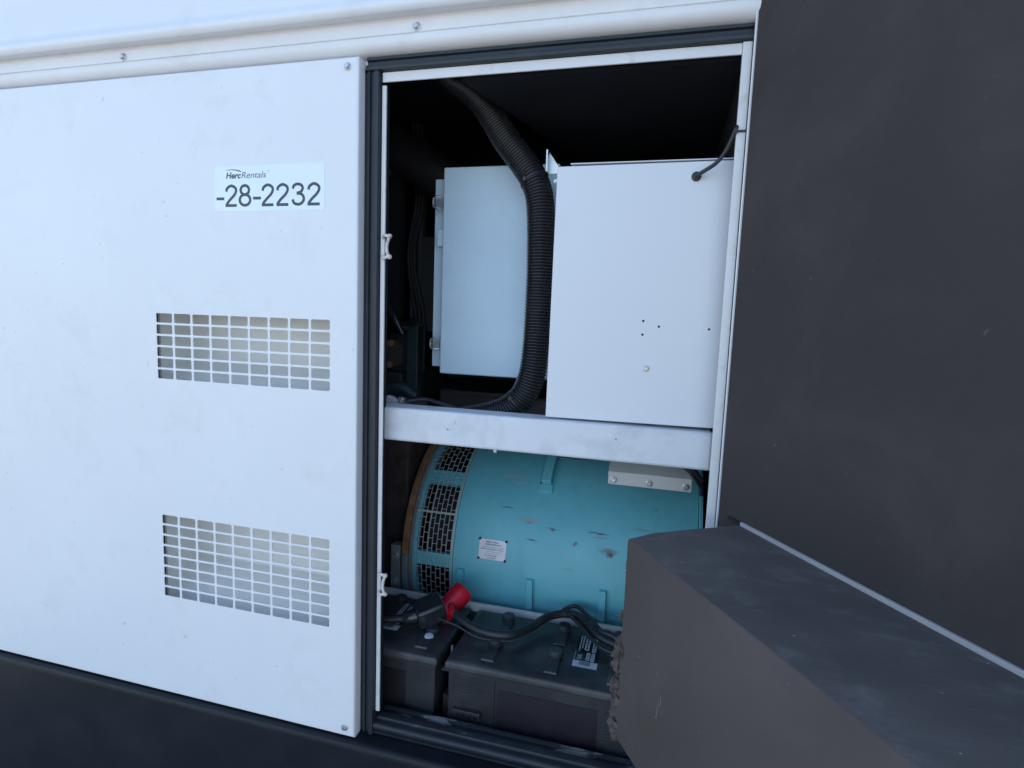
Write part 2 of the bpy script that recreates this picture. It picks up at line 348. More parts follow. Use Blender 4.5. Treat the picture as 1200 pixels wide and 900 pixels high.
# pierced side panels
def tray(bm, x0, x1, z0, z1, yf, yb, r, holes):
    """folded sheet-metal tray seen from outside; holes = list of (x0,x1,z0,z1) through its face"""
    xs = sorted({x0+r, x1-r, *[h[0] for h in holes], *[h[1] for h in holes]})
    zs = sorted({z0+r, z1-r, *[h[2] for h in holes], *[h[3] for h in holes]})
    xs = [round(x, 5) for x in xs]; zs = [round(z, 5) for z in zs]
    H = {(round(h[0], 5), round(h[2], 5)): h for h in holes}
    vg = {}
    def V(x, z, y=yf):
        k = (round(x, 5), round(z, 5), round(y, 5))
        if k not in vg: vg[k] = bm.verts.new((x, y, z))
        return vg[k]
    def inhole(x, z):
        return any(h[0] < x < h[1] and h[2] < z < h[3] for h in holes)
    for i in range(len(xs)-1):
        for j in range(len(zs)-1):
            if inhole((xs[i]+xs[i+1])/2, (zs[j]+zs[j+1])/2): continue
            bm.faces.new((V(xs[i], zs[j]), V(xs[i+1], zs[j]), V(xs[i+1], zs[j+1]), V(xs[i], zs[j+1])))
    t = .0025
    for h in holes:                                   # hole walls and chamfered corners
        a, b, c, d = h
        for (p, q) in (((a, c), (b, c)), ((b, c), (b, d)), ((b, d), (a, d)), ((a, d), (a, c))):
            bm.faces.new((V(*p), V(*q), V(q[0], q[1], yf+t), V(p[0], p[1], yf+t)))
        k = .0035
        for (px, pz, sx, sz) in ((a, c, 1, 1), (b, c, -1, 1), (b, d, -1, -1), (a, d, 1, -1)):
            bm.faces.new([bm.verts.new(p) for p in ((px, yf+.0001, pz), (px+sx*k, yf+.0001, pz), (px+sx*k*.35, yf+.0001, pz+sz*k*.35), (px, yf+.0001, pz+sz*k))])
    # rounded fold all round
    prof = [(r, 0)] + [(r-r*math.sin(R(a)), r-r*math.cos(R(a))) for a in (22, 45, 67, 90)] + [(0, yb-yf), (-.0, yb-yf)]
    loops = []
    for ins, dy in prof[:-1]:
        loops.append([bm.verts.new((x, yf+dy, z)) for x, z in ((x0+ins, z0+ins), (x1-ins, z0+ins), (x1-ins, z1-ins), (x0+ins, z1-ins))])
    for A, B in zip(loops, loops[1:]):
        for i in range(4): bm.faces.new((A[i], A[(i+1) % 4], B[(i+1) % 4], B[i]))
def louvre(x1, n, z0, z1, rows, pitch=.0615, bar=.0068):
    ph = (z1-z0+.0056)/rows; out = []
    for i in range(n):
        for j in range(rows):
            out.append((x1-i*pitch-(pitch-bar), x1-i*pitch, z0+j*ph, z0+j*ph+ph-.0056))
    return out
def side_panel(x0, x1, holes, name='side_panel'):
    bm = bmesh.new(); tray(bm, x0, x1, .357, 2.113, -.032, -.0005, .006, holes)
    p = link(name, bm, M['white'], enc, smooth=True, angle=50)
    for x in (x0+.03, x1-.029):
        for z in (2.090, .384): hexbolt(p, (x, -.0322, z), r=.0070, turn=random.random())
    return p
holes = louvre(-.815, 9, 1.304, 1.486, 6) + louvre(-.816, 9, .663, .908, 8)
pan = side_panel(-2.75, -.7385, holes)
# white intake boxes behind the grilles
for (xa, xb) in ((-1.39, -.792),):
    for (za, zb, zt) in ((1.27, 1.53, 1.352), (.63, .96, .725)):
        bm = bmesh.new()
        along_x(bm, [(.004, za), (.12, zt), (.12, zb), (.004, zb), (.004, zb+.01), (.13, zb+.01), (.13, zt-.01), (.004, za-.01)], xa, xb)
        bf = link('intake_baffle', bm, M['baffle'], enc)
        for x in (xa, xb): 
            bm = bmesh.new(); box(bm, x-.004, x+.004, .004, .132, za-.01, zb+.01); link('baffle_end', bm, M['baffle'], bf)
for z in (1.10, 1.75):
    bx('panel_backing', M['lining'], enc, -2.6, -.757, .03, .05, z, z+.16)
# number decal
bx('number_decal', M['decal'], pan, -1.156, -.830, -.0326, -.0321, 1.7575, 1.871, bevel=0)
def ell(cx, cz, rx, rz): return [(cx+rx*math.cos(2*math.pi*i/36), cz+rz*math.sin(2*math.pi*i/36)) for i in range(37)]
def smooth2(p): return [(v.x, v.y) for v in spline([(a, b, 0) for a, b in p], 6)]
GL = {'2': [smooth2([(.055, .69), (.09, .84), (.25, .953), (.41, .86), (.445, .71), (.37, .52), (.20, .31), (.085, .14), (.06, .048)]), [(.015, .048), (.465, .048)]],
      '3': [smooth2([(.055, .75), (.10, .885), (.24, .953), (.385, .885), (.42, .745), (.35, .60), (.20, .545)]), smooth2([(.20, .545), (.37, .505), (.455, .37), (.455, .22), (.37, .09), (.24, .048), (.10, .11), (.045, .27)])],
      '8': [ell(.25, .745, .165, .208), ell(.25, .292, .207, .246)], '-': [[(.08, .365), (.39, .365)]]}
def glyph(ch, x, z, w, h, st=.130):
    bm = bmesh.new()
    for path in GL[ch]:
        P = [Vector((a*w/.5, b*h)) for a, b in path]; L = []; hw = st*h/2
        for i, p in enumerate(P):
            t = (P[min(i+1, len(P)-1)]-P[max(i-1, 0)])
            if (P[0]-P[-1]).length < 1e-6 and i in (0, len(P)-1): t = P[1]-P[-2]
            t.normalize(); n_ = Vector((-t.y, t.x)); L.append((p+n_*hw, p-n_*hw))
        dy = -.0329-random.random()*.00008
        for a, b in zip(L, L[1:]):
            bm.faces.new([bm.verts.new((x+q.x, dy, z+q.y)) for q in (a[0], b[0], b[1], a[1])])
    o = link('decal_digit', bm, M['ink'], pan)
for ch, u in zip('-28-2232', (-22, 85, 222, 345, 447, 590, 737, 885)):
    glyph(ch, -.830-(1046-u)*.000306, 1.7695, .0385, .0548)
text('decal_lettering', 'Herc', M['ink'], pan, (-1.120, -.0329, 1.8402), .0152, .046, shear=.22, bold=.028)
text('decal_lettering', 'Rentals', M['inkgrey'], pan, (-1.0725, -.0329, 1.8402), .0150, .074, shear=.22)
text('decal_lettering', 'TM', M['inkgrey'], pan, (-.995, -.0329, 1.8535), .0030, .005)
bm = bmesh.new()
up = [(-1.124+.050*t, 1.8590+.0042*math.sin(math.pi*min(1, t*1.0))**.8-.001*t) for t in [i/14 for i in range(15)]]
lo = [(x, z-.0040*(i/14)**.7*(1 if i > 0 else 0)*.8) for i, (x, z) in enumerate(up)]
for i in range(14):
    bm.faces.new([bm.verts.new((p[0], -.0329, p[1])) for p in (lo[i], lo[i+1], up[i+1], up[i])])
link('decal_swoosh', bm, M['ink'], pan)

# crossbeam
bm = bmesh.new(); box(bm, -.80, .128, .04, .115, 1.174, 1.263)
beam = link('crossbeam', bm, M['beam'], enc, bevel=.007, seg=3, smooth=True)
bm = bmesh.new(); lathe(bm, (-.392, .052, 1.1745), (0, 0, -1), [(.0045, 0), (.0052, .003), (.0045, .007), (.002, .009)], 12)
link('drain_plug', bm, M['wirering'], beam, smooth=True)
# angle that carries the batteries at the back
bm = bmesh.new(); along_x(bm, [(.390, .540), (.392, .540), (.392, .566), (.400, .566), (.400, .568), (.390, .568)], -1.0, .128)
link('battery_rail', bm, M['flange'], enc, bevel=.0006)

# ------------------------------------------------------------------ the open door
H0 = Vector((.142, -.020, 0)); U = Vector((.515, -.857, 0)).normalized(); Nn = Vector((-.857, -.515, 0)).normalized()
def D(s, off, z): return H0+U*s+Nn*off+Vector((0, 0, z))
def dbox(name, mt, parent, s0, s1, o0, o1, z0, z1, bevel=.0015, seg=2, **k):
    bm = bmesh.new(); prism(bm, [(s0, o0), (s1, o0), (s1, o1), (s0, o1)], lambda p, e: D(p[0], p[1], (z0, z1)[e]))
    return link(name, bm, mt, parent, bevel=bevel, seg=seg, **k)
door = dbox('enclosure_door', M['white'], enc, .0, .86, -.055, -.030, .37, 2.20, bevel=.004)
door['label'] = 'white door swung open with thick dark acoustic foam inside'
dbox('door_edge', M['white'], door, .0, .0035, -.0295, .003, .37, 2.19, bevel=.001)
dbox('foam_lining', M['foam'], door, .0036, .84, -.029, .0, .38, 2.18, bevel=.002)
# foam duct block
bm = bmesh.new()
def wob(p, e):
    v = D(p[0], p[1], (.686, 1.100)[e]); return v
out = [(.100, .270), (.094, .245), (.084, .212), (.0795, .12), (.0785, .001), (.83, .001), (.83, .270)]
a = []; levels = [.686, .693, 1.094, 1.0985, 1.100]
inset = [.004, 0, 0, .0015, .004]
cen = Vector((.45, .135))
def ins(p, d):
    return (p[0]+(d if p[0] < .45 else -d), p[1]-(d if p[1] > .2 else 0))
for z, d in zip(levels, inset): a.append([bm.verts.new(D(*ins(p, d), z)) for p in out])
n = len(out)
for A, B in zip(a, a[1:]):
    for i in range(n): bm.faces.new((A[i], A[(i+1) % n], B[(i+1) % n], B[i]))
bm.faces.new(a[0][::-1]); tf = bm.faces.new(a[-1])
for f in bm.faces:
    c = f.calc_center_median()
    if c.z > 1.0995: f.material_index = 1
link('foam_duct', bm, [M['foamface'], M['foamtop']], door, smooth=True, angle=30)
# torn end of the duct
bm = bmesh.new()
def lump(c, r, amp=.5):
    s = bmesh.ops.create_icosphere(bm, subdivisions=3, radius=1)['verts']
    seed = Vector((random.random()*50, random.random()*50, random.random()*50))
    sc = Vector((r*random.uniform(.7, 1.2), r*random.uniform(.7, 1.3), r*random.uniform(.7, 1.4)))
    for v in s:
        k = 1+amp*noise.noise(v.co*1.6+seed)+amp*.8*noise.noise(v.co*4+seed)
        v.co = Vector((v.co.x*sc.x, v.co.y*sc.y, v.co.z*sc.z))*k + c
for i in range(75):
    z = random.uniform(.692, .905); w = .006+.042*((.915-z)/.215)**.8
    s = .100-random.uniform(.15, 1)*w; off = .268-random.random()**2*.10
    lump(D(s+.003, off-.003, z), random.uniform(.0065, .0145), .75)
for i in range(9):
    z = random.uniform(.90, 1.06); lump(D(.0995, .2665, z), random.uniform(.002, .004), .9)
for z, ds in ((.938, -.002), (.932, -.010), (.935, -.017), (.926, -.006), (.89, 0), (.905, -.004)): lump(D(.097+ds, .258, z), .0062, 1.0)
link('torn_foam', bm, M['torn'], door, smooth=True)['kind'] = 'stuff'
bm = bmesh.new()
prism(bm, [(.690, .102), (.905, .102), (.885, .094), (.80, .082), (.755, .076), (.715, .064), (.700, .064)], lambda p, e: D(p[1], (.12, .266)[e], p[0]))
bmesh.ops.triangulate(bm, faces=bm.faces[:]); bmesh.ops.subdivide_edges(bm, edges=bm.edges[:], cuts=3, use_grid_fill=True)
for v in bm.verts: v.co += Vector([noise.noise(v.co*120+Vector((k*9, 0, 0)))*.0045 for k in range(3)])
link('torn_foam', bm, M['torn'], door, smooth=True)
bm = bmesh.new(); random.seed(5)
for (s0, z0, l, a) in ((.235, .83, .035, 1.45), (.165, .90, .006, .3), (.30, .74, .010, 1.2), (.245, .86, .02, 1.5)):
    p = Vector((s0, z0)); d = Vector((math.cos(a), math.sin(a))); q = Vector((-d.y, d.x))*.0004
    bm.faces.new([bm.verts.new(D(v.x, .2703, v.y)) for v in (p-q, p+d*l-q*.3, p+d*l+q*.3, p+q)])
link('scratch', bm, M['seam'], door)['kind'] = 'stuff'
dbox('black_slot', M['holeblack'], door, .042, .082, .0005, .006, 1.099, 1.106, bevel=.001)
dbox('retainer_strip', M['seam'], door, .083, .83, .0005, .007, 1.0995, 1.1075, bevel=.001)

# ------------------------------------------------------------------ control cabinet (right)
cab = thing('control_cabinet', 'large white blank steel cabinet standing on the crossbeam at the right', 'cabinet', (-.07, .2, 1.267))
bm = bmesh.new(); box(bm, -.262, .1285, .0735, .42, 1.270, 1.868); link('cabinet_body', bm, M['cab'], cab, bevel=.002)
bm = bmesh.new()
prism(bm, [(-.268, 1.2665), (.1285, 1.2705), (.1285, 1.870), (-.2655, 1.868)], lambda p, e: Vector((p[0], (.0615, .073)[e], p[1])))
cv = link('cabinet_cover', bm, M['cab'], cab, bevel=.0022, seg=3, smooth=True)
bx('cabinet_lid_lip', M['cab'], cab, -.235, .1285, .066, .30, 1.8735, 1.876, bevel=.0006)
for (x, z) in ((-.045, 1.512), (-.045, 1.480), (-.009, 1.500), (.102, 1.498)):
    bm = bmesh.new(); cyl(bm, (x, .0612, z), (0, 1, 0), .0028, .004, 14); link('drilled_hole', bm, M['holeblack'], cv)
hexbolt(cv, (-.032, .0612, 1.401), r=.0052, name='screw')
bm = bmesh.new(); lathe(bm, (.051, .0612, 1.836), (0, -1, 0), [(.0105, 0), (.0105, .003), (.007, .005)], 20)
link('grommet', bm, M['cable'], cv, smooth=True)
bm = bmesh.new()
prism(bm, [(-.302, 1.868), (-.268, 1.868), (-.268, 1.876), (-.301, 1.923)], lambda p, e: Vector((p[0], (.124, .127)[e], p[1])))
box(bm, -.302, -.298, .10, .1235, 1.868, 1.92)
link('corner_bracket', bm, M['steel'], cab, bevel=.0005)
hexbolt(cab, (-.280, .1235, 1.850), r=.0045)
# ------------------------------------------------------------------ junction box (left, further in)
jb = thing('junction_box', 'pale blue grey steel box with clamped door behind the ribbed hose', 'electrical box', (-.5, .45, 1.33))
bx('box_body', M['cabgrey'], jb, -.690, -.300, .335, .55, 1.352, 1.916, bevel=.002)
bx('box_door', M['cabgrey'], jb, -.650, -.305, .300, .334, 1.334, 1.941, bevel=.004, seg=3, smooth=True)
bx('hinge_plate', M['cabgrey'], jb, -.6725, -.6515, .312, .3345, 1.715, 1.765, bevel=.002)
for z in (1.842, 1.424):
    bm = bmesh.new()
    tube(bm, resample(spline([(-.6535, .312, z+.016), (-.668, .303, z+.017), (-.681, .303, z+.012), (-.683, .305, z), (-.681, .303, z-.012), (-.668, .303, z-.017), (-.6535, .312, z-.016)], 6), .003), .0032, 8)
    box(bm, -.672, -.652, .300, .306, z-.008, z+.008); cyl(bm, (-.69, .315, z), (1, 0, 0), .004, .02, 10)
    link('door_clamp', bm, M['steel'], jb, smooth=True)
# ------------------------------------------------------------------ corrugated hose
hose = thing('corrugated_hose', 'fat black corrugated hose hanging between the two steel boxes', 'hose', (-.33, .2, 1.3))
hp = resample(spline([(-.80, .38, 2.30), (-.72, .34, 2.25), (-.635, .31, 2.189), (-.563, .28, 2.138), (-.508, .255, 2.080), (-.447, .235, 1.994), (-.391, .22, 1.925), (-.352, .21, 1.868), (-.334, .205, 1.800), (-.327, .20, 1.66), (-.327, .20, 1.54), (-.330, .20, 1.43), (-.338, .20, 1.355), (-.358, .20, 1.30), (-.395, .20, 1.262), (-.45, .205, 1.236), (-.54, .23, 1.212), (-.64, .28, 1.195)], 14), .0016)
bm = bmesh.new(); tube(bm, hp, lambda i: .0386-(.0048, .0030, .0004, .0004, .0030)[i % 5], 24)
link('hose_body', bm, M['hose'], hose, smooth=True, angle=80)
def ring(i, name='cable_tie', r=.0400):
    c = hp[i]; ax = (hp[i+2]-hp[i-2]).normalized()
    bm = bmesh.new(); lathe(bm, c-ax*.003, ax, [(r-.002, 0), (r, .001), (r, .006), (r-.002, .007)], 28)
    d = Vector((-.5, -.85, .1)); d = (d-ax*d.dot(ax)).normalized(); p = c+d*r
    q = ax.to_track_quat('Z', 'Y').to_matrix()
    vs_ = bmesh.ops.create_cube(bm, size=1)['verts']
    for v in vs_: v.co = p+q @ Vector((v.co.x*.009, v.co.y*.009, v.co.z*.010))
    o = link(name, bm, M['cable'], hose, smooth=True, angle=30)
i1 = min(range(len(hp)), key=lambda i: (hp[i]-Vector((-.358, .2, 1.875))).length)
i2 = min(range(len(hp)), key=lambda i: (hp[i]-Vector((-.375, .2, 1.28))).length)
ring(i1); ring(i2)
duct = thing('exhaust_duct', 'dark round duct under the ceiling behind the ribbed hose', 'duct', (-.6, .6, 2.0))
bm = bmesh.new(); tube(bm, resample(spline([(-1.0, .62, 2.12), (-.80, .60, 2.00), (-.60, .66, 1.86), (-.40, .78, 1.72)], 10), .02), .075, 24); link('duct_body', bm, M['enginedk'], duct, smooth=True)
# thin lead out of the cabinet to the frame
wire = thing('thin_black_cable', 'thin black cable curving from the white cabinet to the door frame', 'cable', (.051, .05, 1.836))
cable('cable_jacket', M['cable'], wire, [(.051, .075, 1.836), (.052, .05, 1.8355), (.066, .034, 1.841), (.088, .020, 1.853), (.104, .010, 1.873), (.114, .002, 1.896), (.121, -.003, 1.915), (.127, .02, 1.925), (.1275, .05, 1.90)], .0043, step=.003)
bm = bmesh.new(); box(bm, .1195, .143, -.0055, -.003, 1.907, 1.9115); box(bm, .1165, .1235, -.009, -.003, 1.904, 1.915)
link('cable_tie', bm, M['cable'], wire, bevel=.0008)

# ------------------------------------------------------------------ alternator
AO = Vector((-.3, .83, .30))
alt = thing('alternator', 'big teal painted alternator drum with brick patterned vent guard and rusty rim', 'alternator', AO)
YC, ZC, RR = .83, .655, .40
def C(x, a, r=RR): return Vector((x, YC-r*math.cos(R(a)), ZC+r*math.sin(R(a))))
teal = drum_material(AO)
def shell(bm, x0, x1, a0, a1, r0, r1, xd=1, ad=None):
    ad = ad or max(1, int((a1-a0)/2.5)); closed = abs(a1-a0-360) < .01
    g = {}
    for i in range(xd+1):
        for j in range(ad+1):
            for k, r in enumerate((r0, r1)):
                if closed and j == ad: g[i, j, k] = g[i, 0, k]
                else: g[i, j, k] = bm.verts.new(C(x0+(x1-x0)*i/xd, a0+(a1-a0)*j/ad, r))
    for i in range(xd):
        for j in range(ad):
            for k in (0, 1): bm.faces.new([g[i, j, k], g[i+1, j, k], g[i+1, j+1, k], g[i, j+1, k]][::(1 if k else -1)])
    for j in range(ad):
        for i in (0, xd): bm.faces.new((g[i, j, 0], g[i, j+1, 0], g[i, j+1, 1], g[i, j, 1]))
    if not closed:
        for i in range(xd):
            for j in (0, ad): bm.faces.new((g[i, j, 0], g[i+1, j, 0], g[i+1, j, 1], g[i, j, 1]))
bm = bmesh.new(); shell(bm, -.640, .148, 0, 360, .37, .40, 1, 144)
body = link('drum_body', bm, teal, alt, smooth=True, angle=50, bevel=.003)
bm = bmesh.new(); shell(bm, .149, .161, 0, 360, .33, .410, 1, 144); link('end_flange', bm, teal, alt, smooth=True, bevel=.002)
# vent section: bands between the windows
bm = bmesh.new()
shell(bm, -.786, -.775, 0, 360, .375, .396, 1, 144); shell(bm, -.6485, -.6446, 0, 360, .375, .4015, 1, 144)
open_ = [(7.5, 40.5), (49.5, 82), (-33, -.5)]
bands = [(41.3, 49), (-.2, 6.6), (82, 327)]
for a0, a1 in bands: shell(bm, -.7749, -.6486, a0, a1, .377, .3955, 1)
link('vent_ring', bm, teal, alt, smooth=True, angle=50)
bm = bmesh.new(); shell(bm, -.824, -.801, 4, 290, .30, .412, 1, 120)
bm2 = bmesh.new(); shell(bm2, -.6445, -.6405, 0, 360, .38, .4035, 1, 144); link('edge_strip', bm2, M['wire'], alt, smooth=True)
link('rim_ring', bm, M['rust'], alt, smooth=True, bevel=.003)
bm = bmesh.new(); shell(bm, -.824, -.801, -69.9, 3.9, .30, .412, 1, 30)
link('rim_ring', bm, M['rimgrey'], alt, smooth=True, bevel=.003)
bm = bmesh.new(); shell(bm, -.8005, -.7865, 0, 360, .34, .402, 1, 144); link('rim_band', bm, M['rimgrey'], alt, smooth=True, bevel=.002)
# brick-pattern guard made of flat wire
bm = bmesh.new()
W = .0019; rg = .4030
xs = [-.786+.0174*i*.5 for i in range(17)]
cols_x = [-.785+i*.01715 for i in range(9)]
adeg = lambda d: math.degrees(d/RR)
ph = adeg(.0335)
for i, x in enumerate(cols_x):                       # long wires round the drum
    shell(bm, x-W/2, x+W/2, -32, 76, rg, rg+.0016, 1, 54)
for i in range(len(cols_x)-1):
    a = -32 + (ph/2 if i % 2 else 0)
    while a < 76:
        shell(bm, cols_x[i]+W/2, cols_x[i+1]-W/2, a-adeg(W)/2, a+adeg(W)/2, rg, rg+.0014, 1, 1); a += ph
link('vent_guard', bm, M['wire'], alt)
bm = bmesh.new(); shell(bm, -.786, -.644, 25.6, 26.5, rg+.0017, rg+.004, 1, 1); shell(bm, -.733, -.730, 6, 42, rg+.0017, rg+.0032, 1, 20)
link('guard_strap', bm, M['wire'], alt)
bm = bmesh.new(); shell(bm, -.78, -.66, 0, 360, .10, .30, 1, 60)
link('fan_hub', bm, M['enginedk'], alt)
# lugs on the drum
def lug(x, a0, a1, w=.034, pr=.012):
    bm = bmesh.new(); shell(bm, x-w/2, x+w/2, a0, a1, RR-.002, RR+pr, 1, 8); link('mounting_lug', bm, teal, alt, bevel=.002)
lug(-.349, 46.5, 75, .034, .030); bm = bmesh.new(); shell(bm, -.374, -.325, 42.5, 46.4, RR-.002, RR+.010, 1, 3); link('lug_foot', bm, teal, alt, bevel=.002)
for x in (-.606, -.367, -.130): lug(x, -22, 1.2, .022, .016)
# nameplate
bm = bmesh.new()
def onpl(u, v, r=RR+.001): return C(-.5485+u*.0935, 7.4+v*9.4, r)
k = .07
pts = [(k, 0), (1-k, 0), (1, k*1.3), (1, 1-k*1.3), (1-k, 1), (k, 1), (0, 1-k*1.3), (0, k*1.3)]
prism(bm, pts, lambda p, e: onpl(p[0], p[1], RR+(.0002, .0024)[e]))
npl = link('nameplate', bm, M['plate'], alt)
bm = bmesh.new()
for (u, v) in ((.0, .0), (1, 0), (1, 1), (0, 1)):
    c = onpl(u*.98+.01, v*.96+.02, RR); nrm = (c-Vector((c.x, YC, ZC))).normalized(); bm = bmesh.new(); cyl(bm, c, nrm, .0042, .004, 12); link('rivet', bm, M['holeblack'], npl)
bm = bmesh.new(); random.seed(3)
def dash(u0, u1, v, h):
    bm.faces.new([bm.verts.new(onpl(a, b, RR+.0028)) for a, b in ((u0, v), (u1, v), (u1, v+h), (u0, v+h))])
rows = [(.84, .07, .24, .70, .03), (.72, .07, .22, .82, .028), (.60, .03, .12, .92, .05), (.49, .05, .07, .93, .06), (.39, .025, .3, .85, .05), (.29, .025, .25, .75, .05), (.17, .055, .22, .68, .035), (.06, .045, .30, .66, .05)]
for v, h, u0, u1, w in rows:
    u = u0
    while u < u1:
        ww = w*random.uniform(.4, 1.2); dash(u, min(u1, u+ww), v, h*random.uniform(.7, 1)); u += ww+w*random.uniform(.25, .5)
link('plate_print', bm, M['inkgrey'], npl)
# pale terminal cover bolted above the drum
tc = thing('terminal_cover', 'cream white bracket plate with three bolts under the crossbeam', 'cover plate', (-.01, .2, 1.07))
bm = bmesh.new(); along_x(bm, [(.200, 1.076), (.203, 1.073), (.206, 1.076), (.206, 1.106), (.30, 1.16), (.30, 1.165), (.200, 1.109)], -.116, .099)
link('cover_plate', bm, M['covergrey'], tc, bevel=.001)
for x in (-.101, -.008, .085): hexbolt(tc, (x, .1995, 1.088), r=.0065)
lead = thing('wiring_harness', 'bundle of black leads tucked under the crossbeam above the drum', 'wiring', (-.1, .17, 1.15))
cable('lead', M['cable'], lead, [(-.27, .17, 1.150), (-.2, .175, 1.143), (-.1, .18, 1.150), (.0, .18, 1.158), (.07, .17, 1.148), (.10, .17, 1.125), (.123, .19, 1.09)], .0045)
cable('lead', M['cable'], lead, [(.02, .17, 1.172), (.07, .165, 1.160), (.10, .165, 1.140), (.122, .18, 1.115)], .006)
cable('lead', M['cable'], lead, [(.05, .18, 1.175), (.09, .175, 1.150), (.115, .18, 1.12), (.124, .2, 1.07)], .005)
cable('lead', M['cable'], lead, [(-.24, .19, 1.165), (-.15, .19, 1.157), (-.05, .2, 1.165)], .003)

# ------------------------------------------------------------------ batteries
def battery(x, label):
    t = thing('battery', label, 'battery', (x, .08, .312), 'black batteries on the enclosure floor')
    L, Wd = .522, .300
    y0 = .08
    bm = bmesh.new(); box(bm, x+.008, x+L-.008, y0+.008, y0+Wd-.008, .3125, .545)
    cs = link('case', bm, M['case'], t, bevel=.004, seg=2, smooth=True)
    bm = bmesh.new()
    for (a, b) in ((.010, .135), (.43, .512)):
        for i in range(22):
            z = .335+i*.0088; box(bm, x+a+.012, x+b, y0+.0071, y0+.0085, z, z+.0045)
    link('case_rib', bm, M['case'], cs)['kind'] = 'stuff'
    bx('handle_ledge', M['case'], cs, x+.028, x+.108, y0-.006, y0+.008, .4135, .424, bevel=.0015)
    bm = bmesh.new()
    for i in range(5): box(bm, x+.034+i*.017, x+.038+i*.017, y0-.004, y0+.008, .404, .413)
    link('handle_teeth', bm, M['case'], cs)['kind'] = 'stuff'
    bx('side_label', M['blabel'], cs, x+.152, x+.425, y0+.0068, y0+.0082, .352, .498, bevel=0)
    bx('case_band', M['case'], cs, x+.1405, x+.1445, y0+.005, y0+.0085, .33, .54, bevel=.001)
    # lid
    bm = bmesh.new()
    prof = [(.0, .533), (0, .551), (.004, .556), (.018, .5625), (.022, .5625)]
    loops = [[bm.verts.new((x+a, y0+b, z)) for a, b in ((i, i), (L-i, i), (L-i, Wd-i), (i, Wd-i))] for i, z in [(.003, .533), (0, .536), (0, .550), (.0035, .5555), (.014, .5605), (.020, .5620)]]
    for A, B in zip(loops, loops[1:]):
        for i in range(4): bm.faces.new((A[i], A[(i+1) % 4], B[(i+1) % 4], B[i]))
    bm.faces.new(loops[0][::-1]); bm.faces.new(loops[-1])
    ld = link('lid', bm, M['lid'], t, bevel=.003, seg=3, smooth=True)
    bm = bmesh.new(); box(bm, x+.006, x+L-.006, y0+.0045, y0+.01, .525, .533); link('lid_groove', bm, M['case'], ld)
    for cx in (.115, .292, .462):
        for cy in (.112, .252):
            bm = bmesh.new()
            prism(bm, [(cy-.088, .0235), (cy+.004, .0185), (cy+.020, .010), (cy+.020, -.010), (cy+.004, -.0185), (cy-.088, -.0235)], lambda p, e: Vector((x+cx+p[1]*(.9, .72)[0 if e == 0 else 1], y0+p[0]+(0 if e == 0 else .003), (.5618, .5685)[e])))
            link('vent_pad', bm, M['lid'], ld, bevel=.002, seg=2, smooth=True)
            bm = bmesh.new(); lathe(bm, (x+cx, y0+cy, .5665), (0, 0, 1), [(.0215, 0), (.0215, .003), (.0195, .004), (.0195, .0125), (.0178, .0145), (.010, .0145), (.009, .0135)], 24)
            link('vent_cap', bm, M['lid'], ld, smooth=True, angle=35)
    return t, ld
b1, l1 = battery(-.525, 'right battery of the two with white barcode label and cable crossing its vent caps')
b2, l2 = battery(-1.071, 'left battery of the two under the smoky terminal boot beside the flange')
def sticker(ld, x0, y0, sx=1.0):
    """black service sticker with white fields, read along the battery's depth"""
    z = .5724
    bm = bmesh.new(); box(bm, x0, x0+.068*sx, y0, y0+.165, .5622, .5626); link('service_sticker', bm, M['sticker'], ld)
    bm = bmesh.new(); random.seed(11)
    def q(a, b, c, d): bm.faces.new([bm.verts.new((x0+p*sx, y0+r, .5629)) for p, r in ((a, c), (b, c), (b, d), (a, d))])
    q(0, .068, .0, .030)
    for i in range(2):
        y = .092 if i else .078
        while y < .158:
            w = random.uniform(.003, .008); q(.008+i*.0075, .0115+i*.0075, y, y+w); y += w+.002
    q(.0005, .0018, .032, .075)
    q(.024, .037, .085, .158); q(.046, .057, .080, .150)
    q(.033, .043, .036, .074); q(.047, .057, .034, .074)
    link('sticker_print', bm, M['stickerw'], ld)
    bm = bmesh.new()
    def k(a, b, c, d): bm.faces.new([bm.verts.new((x0+p*sx, y0+r, .5632)) for p, r in ((a, c), (b, c), (b, d), (a, d))])
    u = .018
    while u < .048: w = random.uniform(.0004, .0013); k(u, u+w, .010, .028); u += w+random.uniform(.0005, .0011)
    for (a, b, y) in ((.0275, .0335, .09), (.0495, .0535, .085)):
        while y < .148: w = random.uniform(.003, .009); k(a, b, y, y+w); y += w+.003
    y = .038
    while y < .07: w = random.uniform(.002, .006); k(.036, .040, y, y+w); k(.050, .054, y+.001, y+w); y += w+.003
    link('sticker_bars', bm, M['sticker'], ld)
    text('sticker_number', '06', M['stickerw'], ld, (x0+.021*sx, y0+.037, .5631), .0125, .022, rot=(0, 0, R(90)))
sticker(l1, -.183, .160); sticker(l2, -.782, .166)
tray_ = bx('battery_tray', M['enginedk'], enc, -1.08, .02, .07, .395, .3122, .3124, bevel=0)

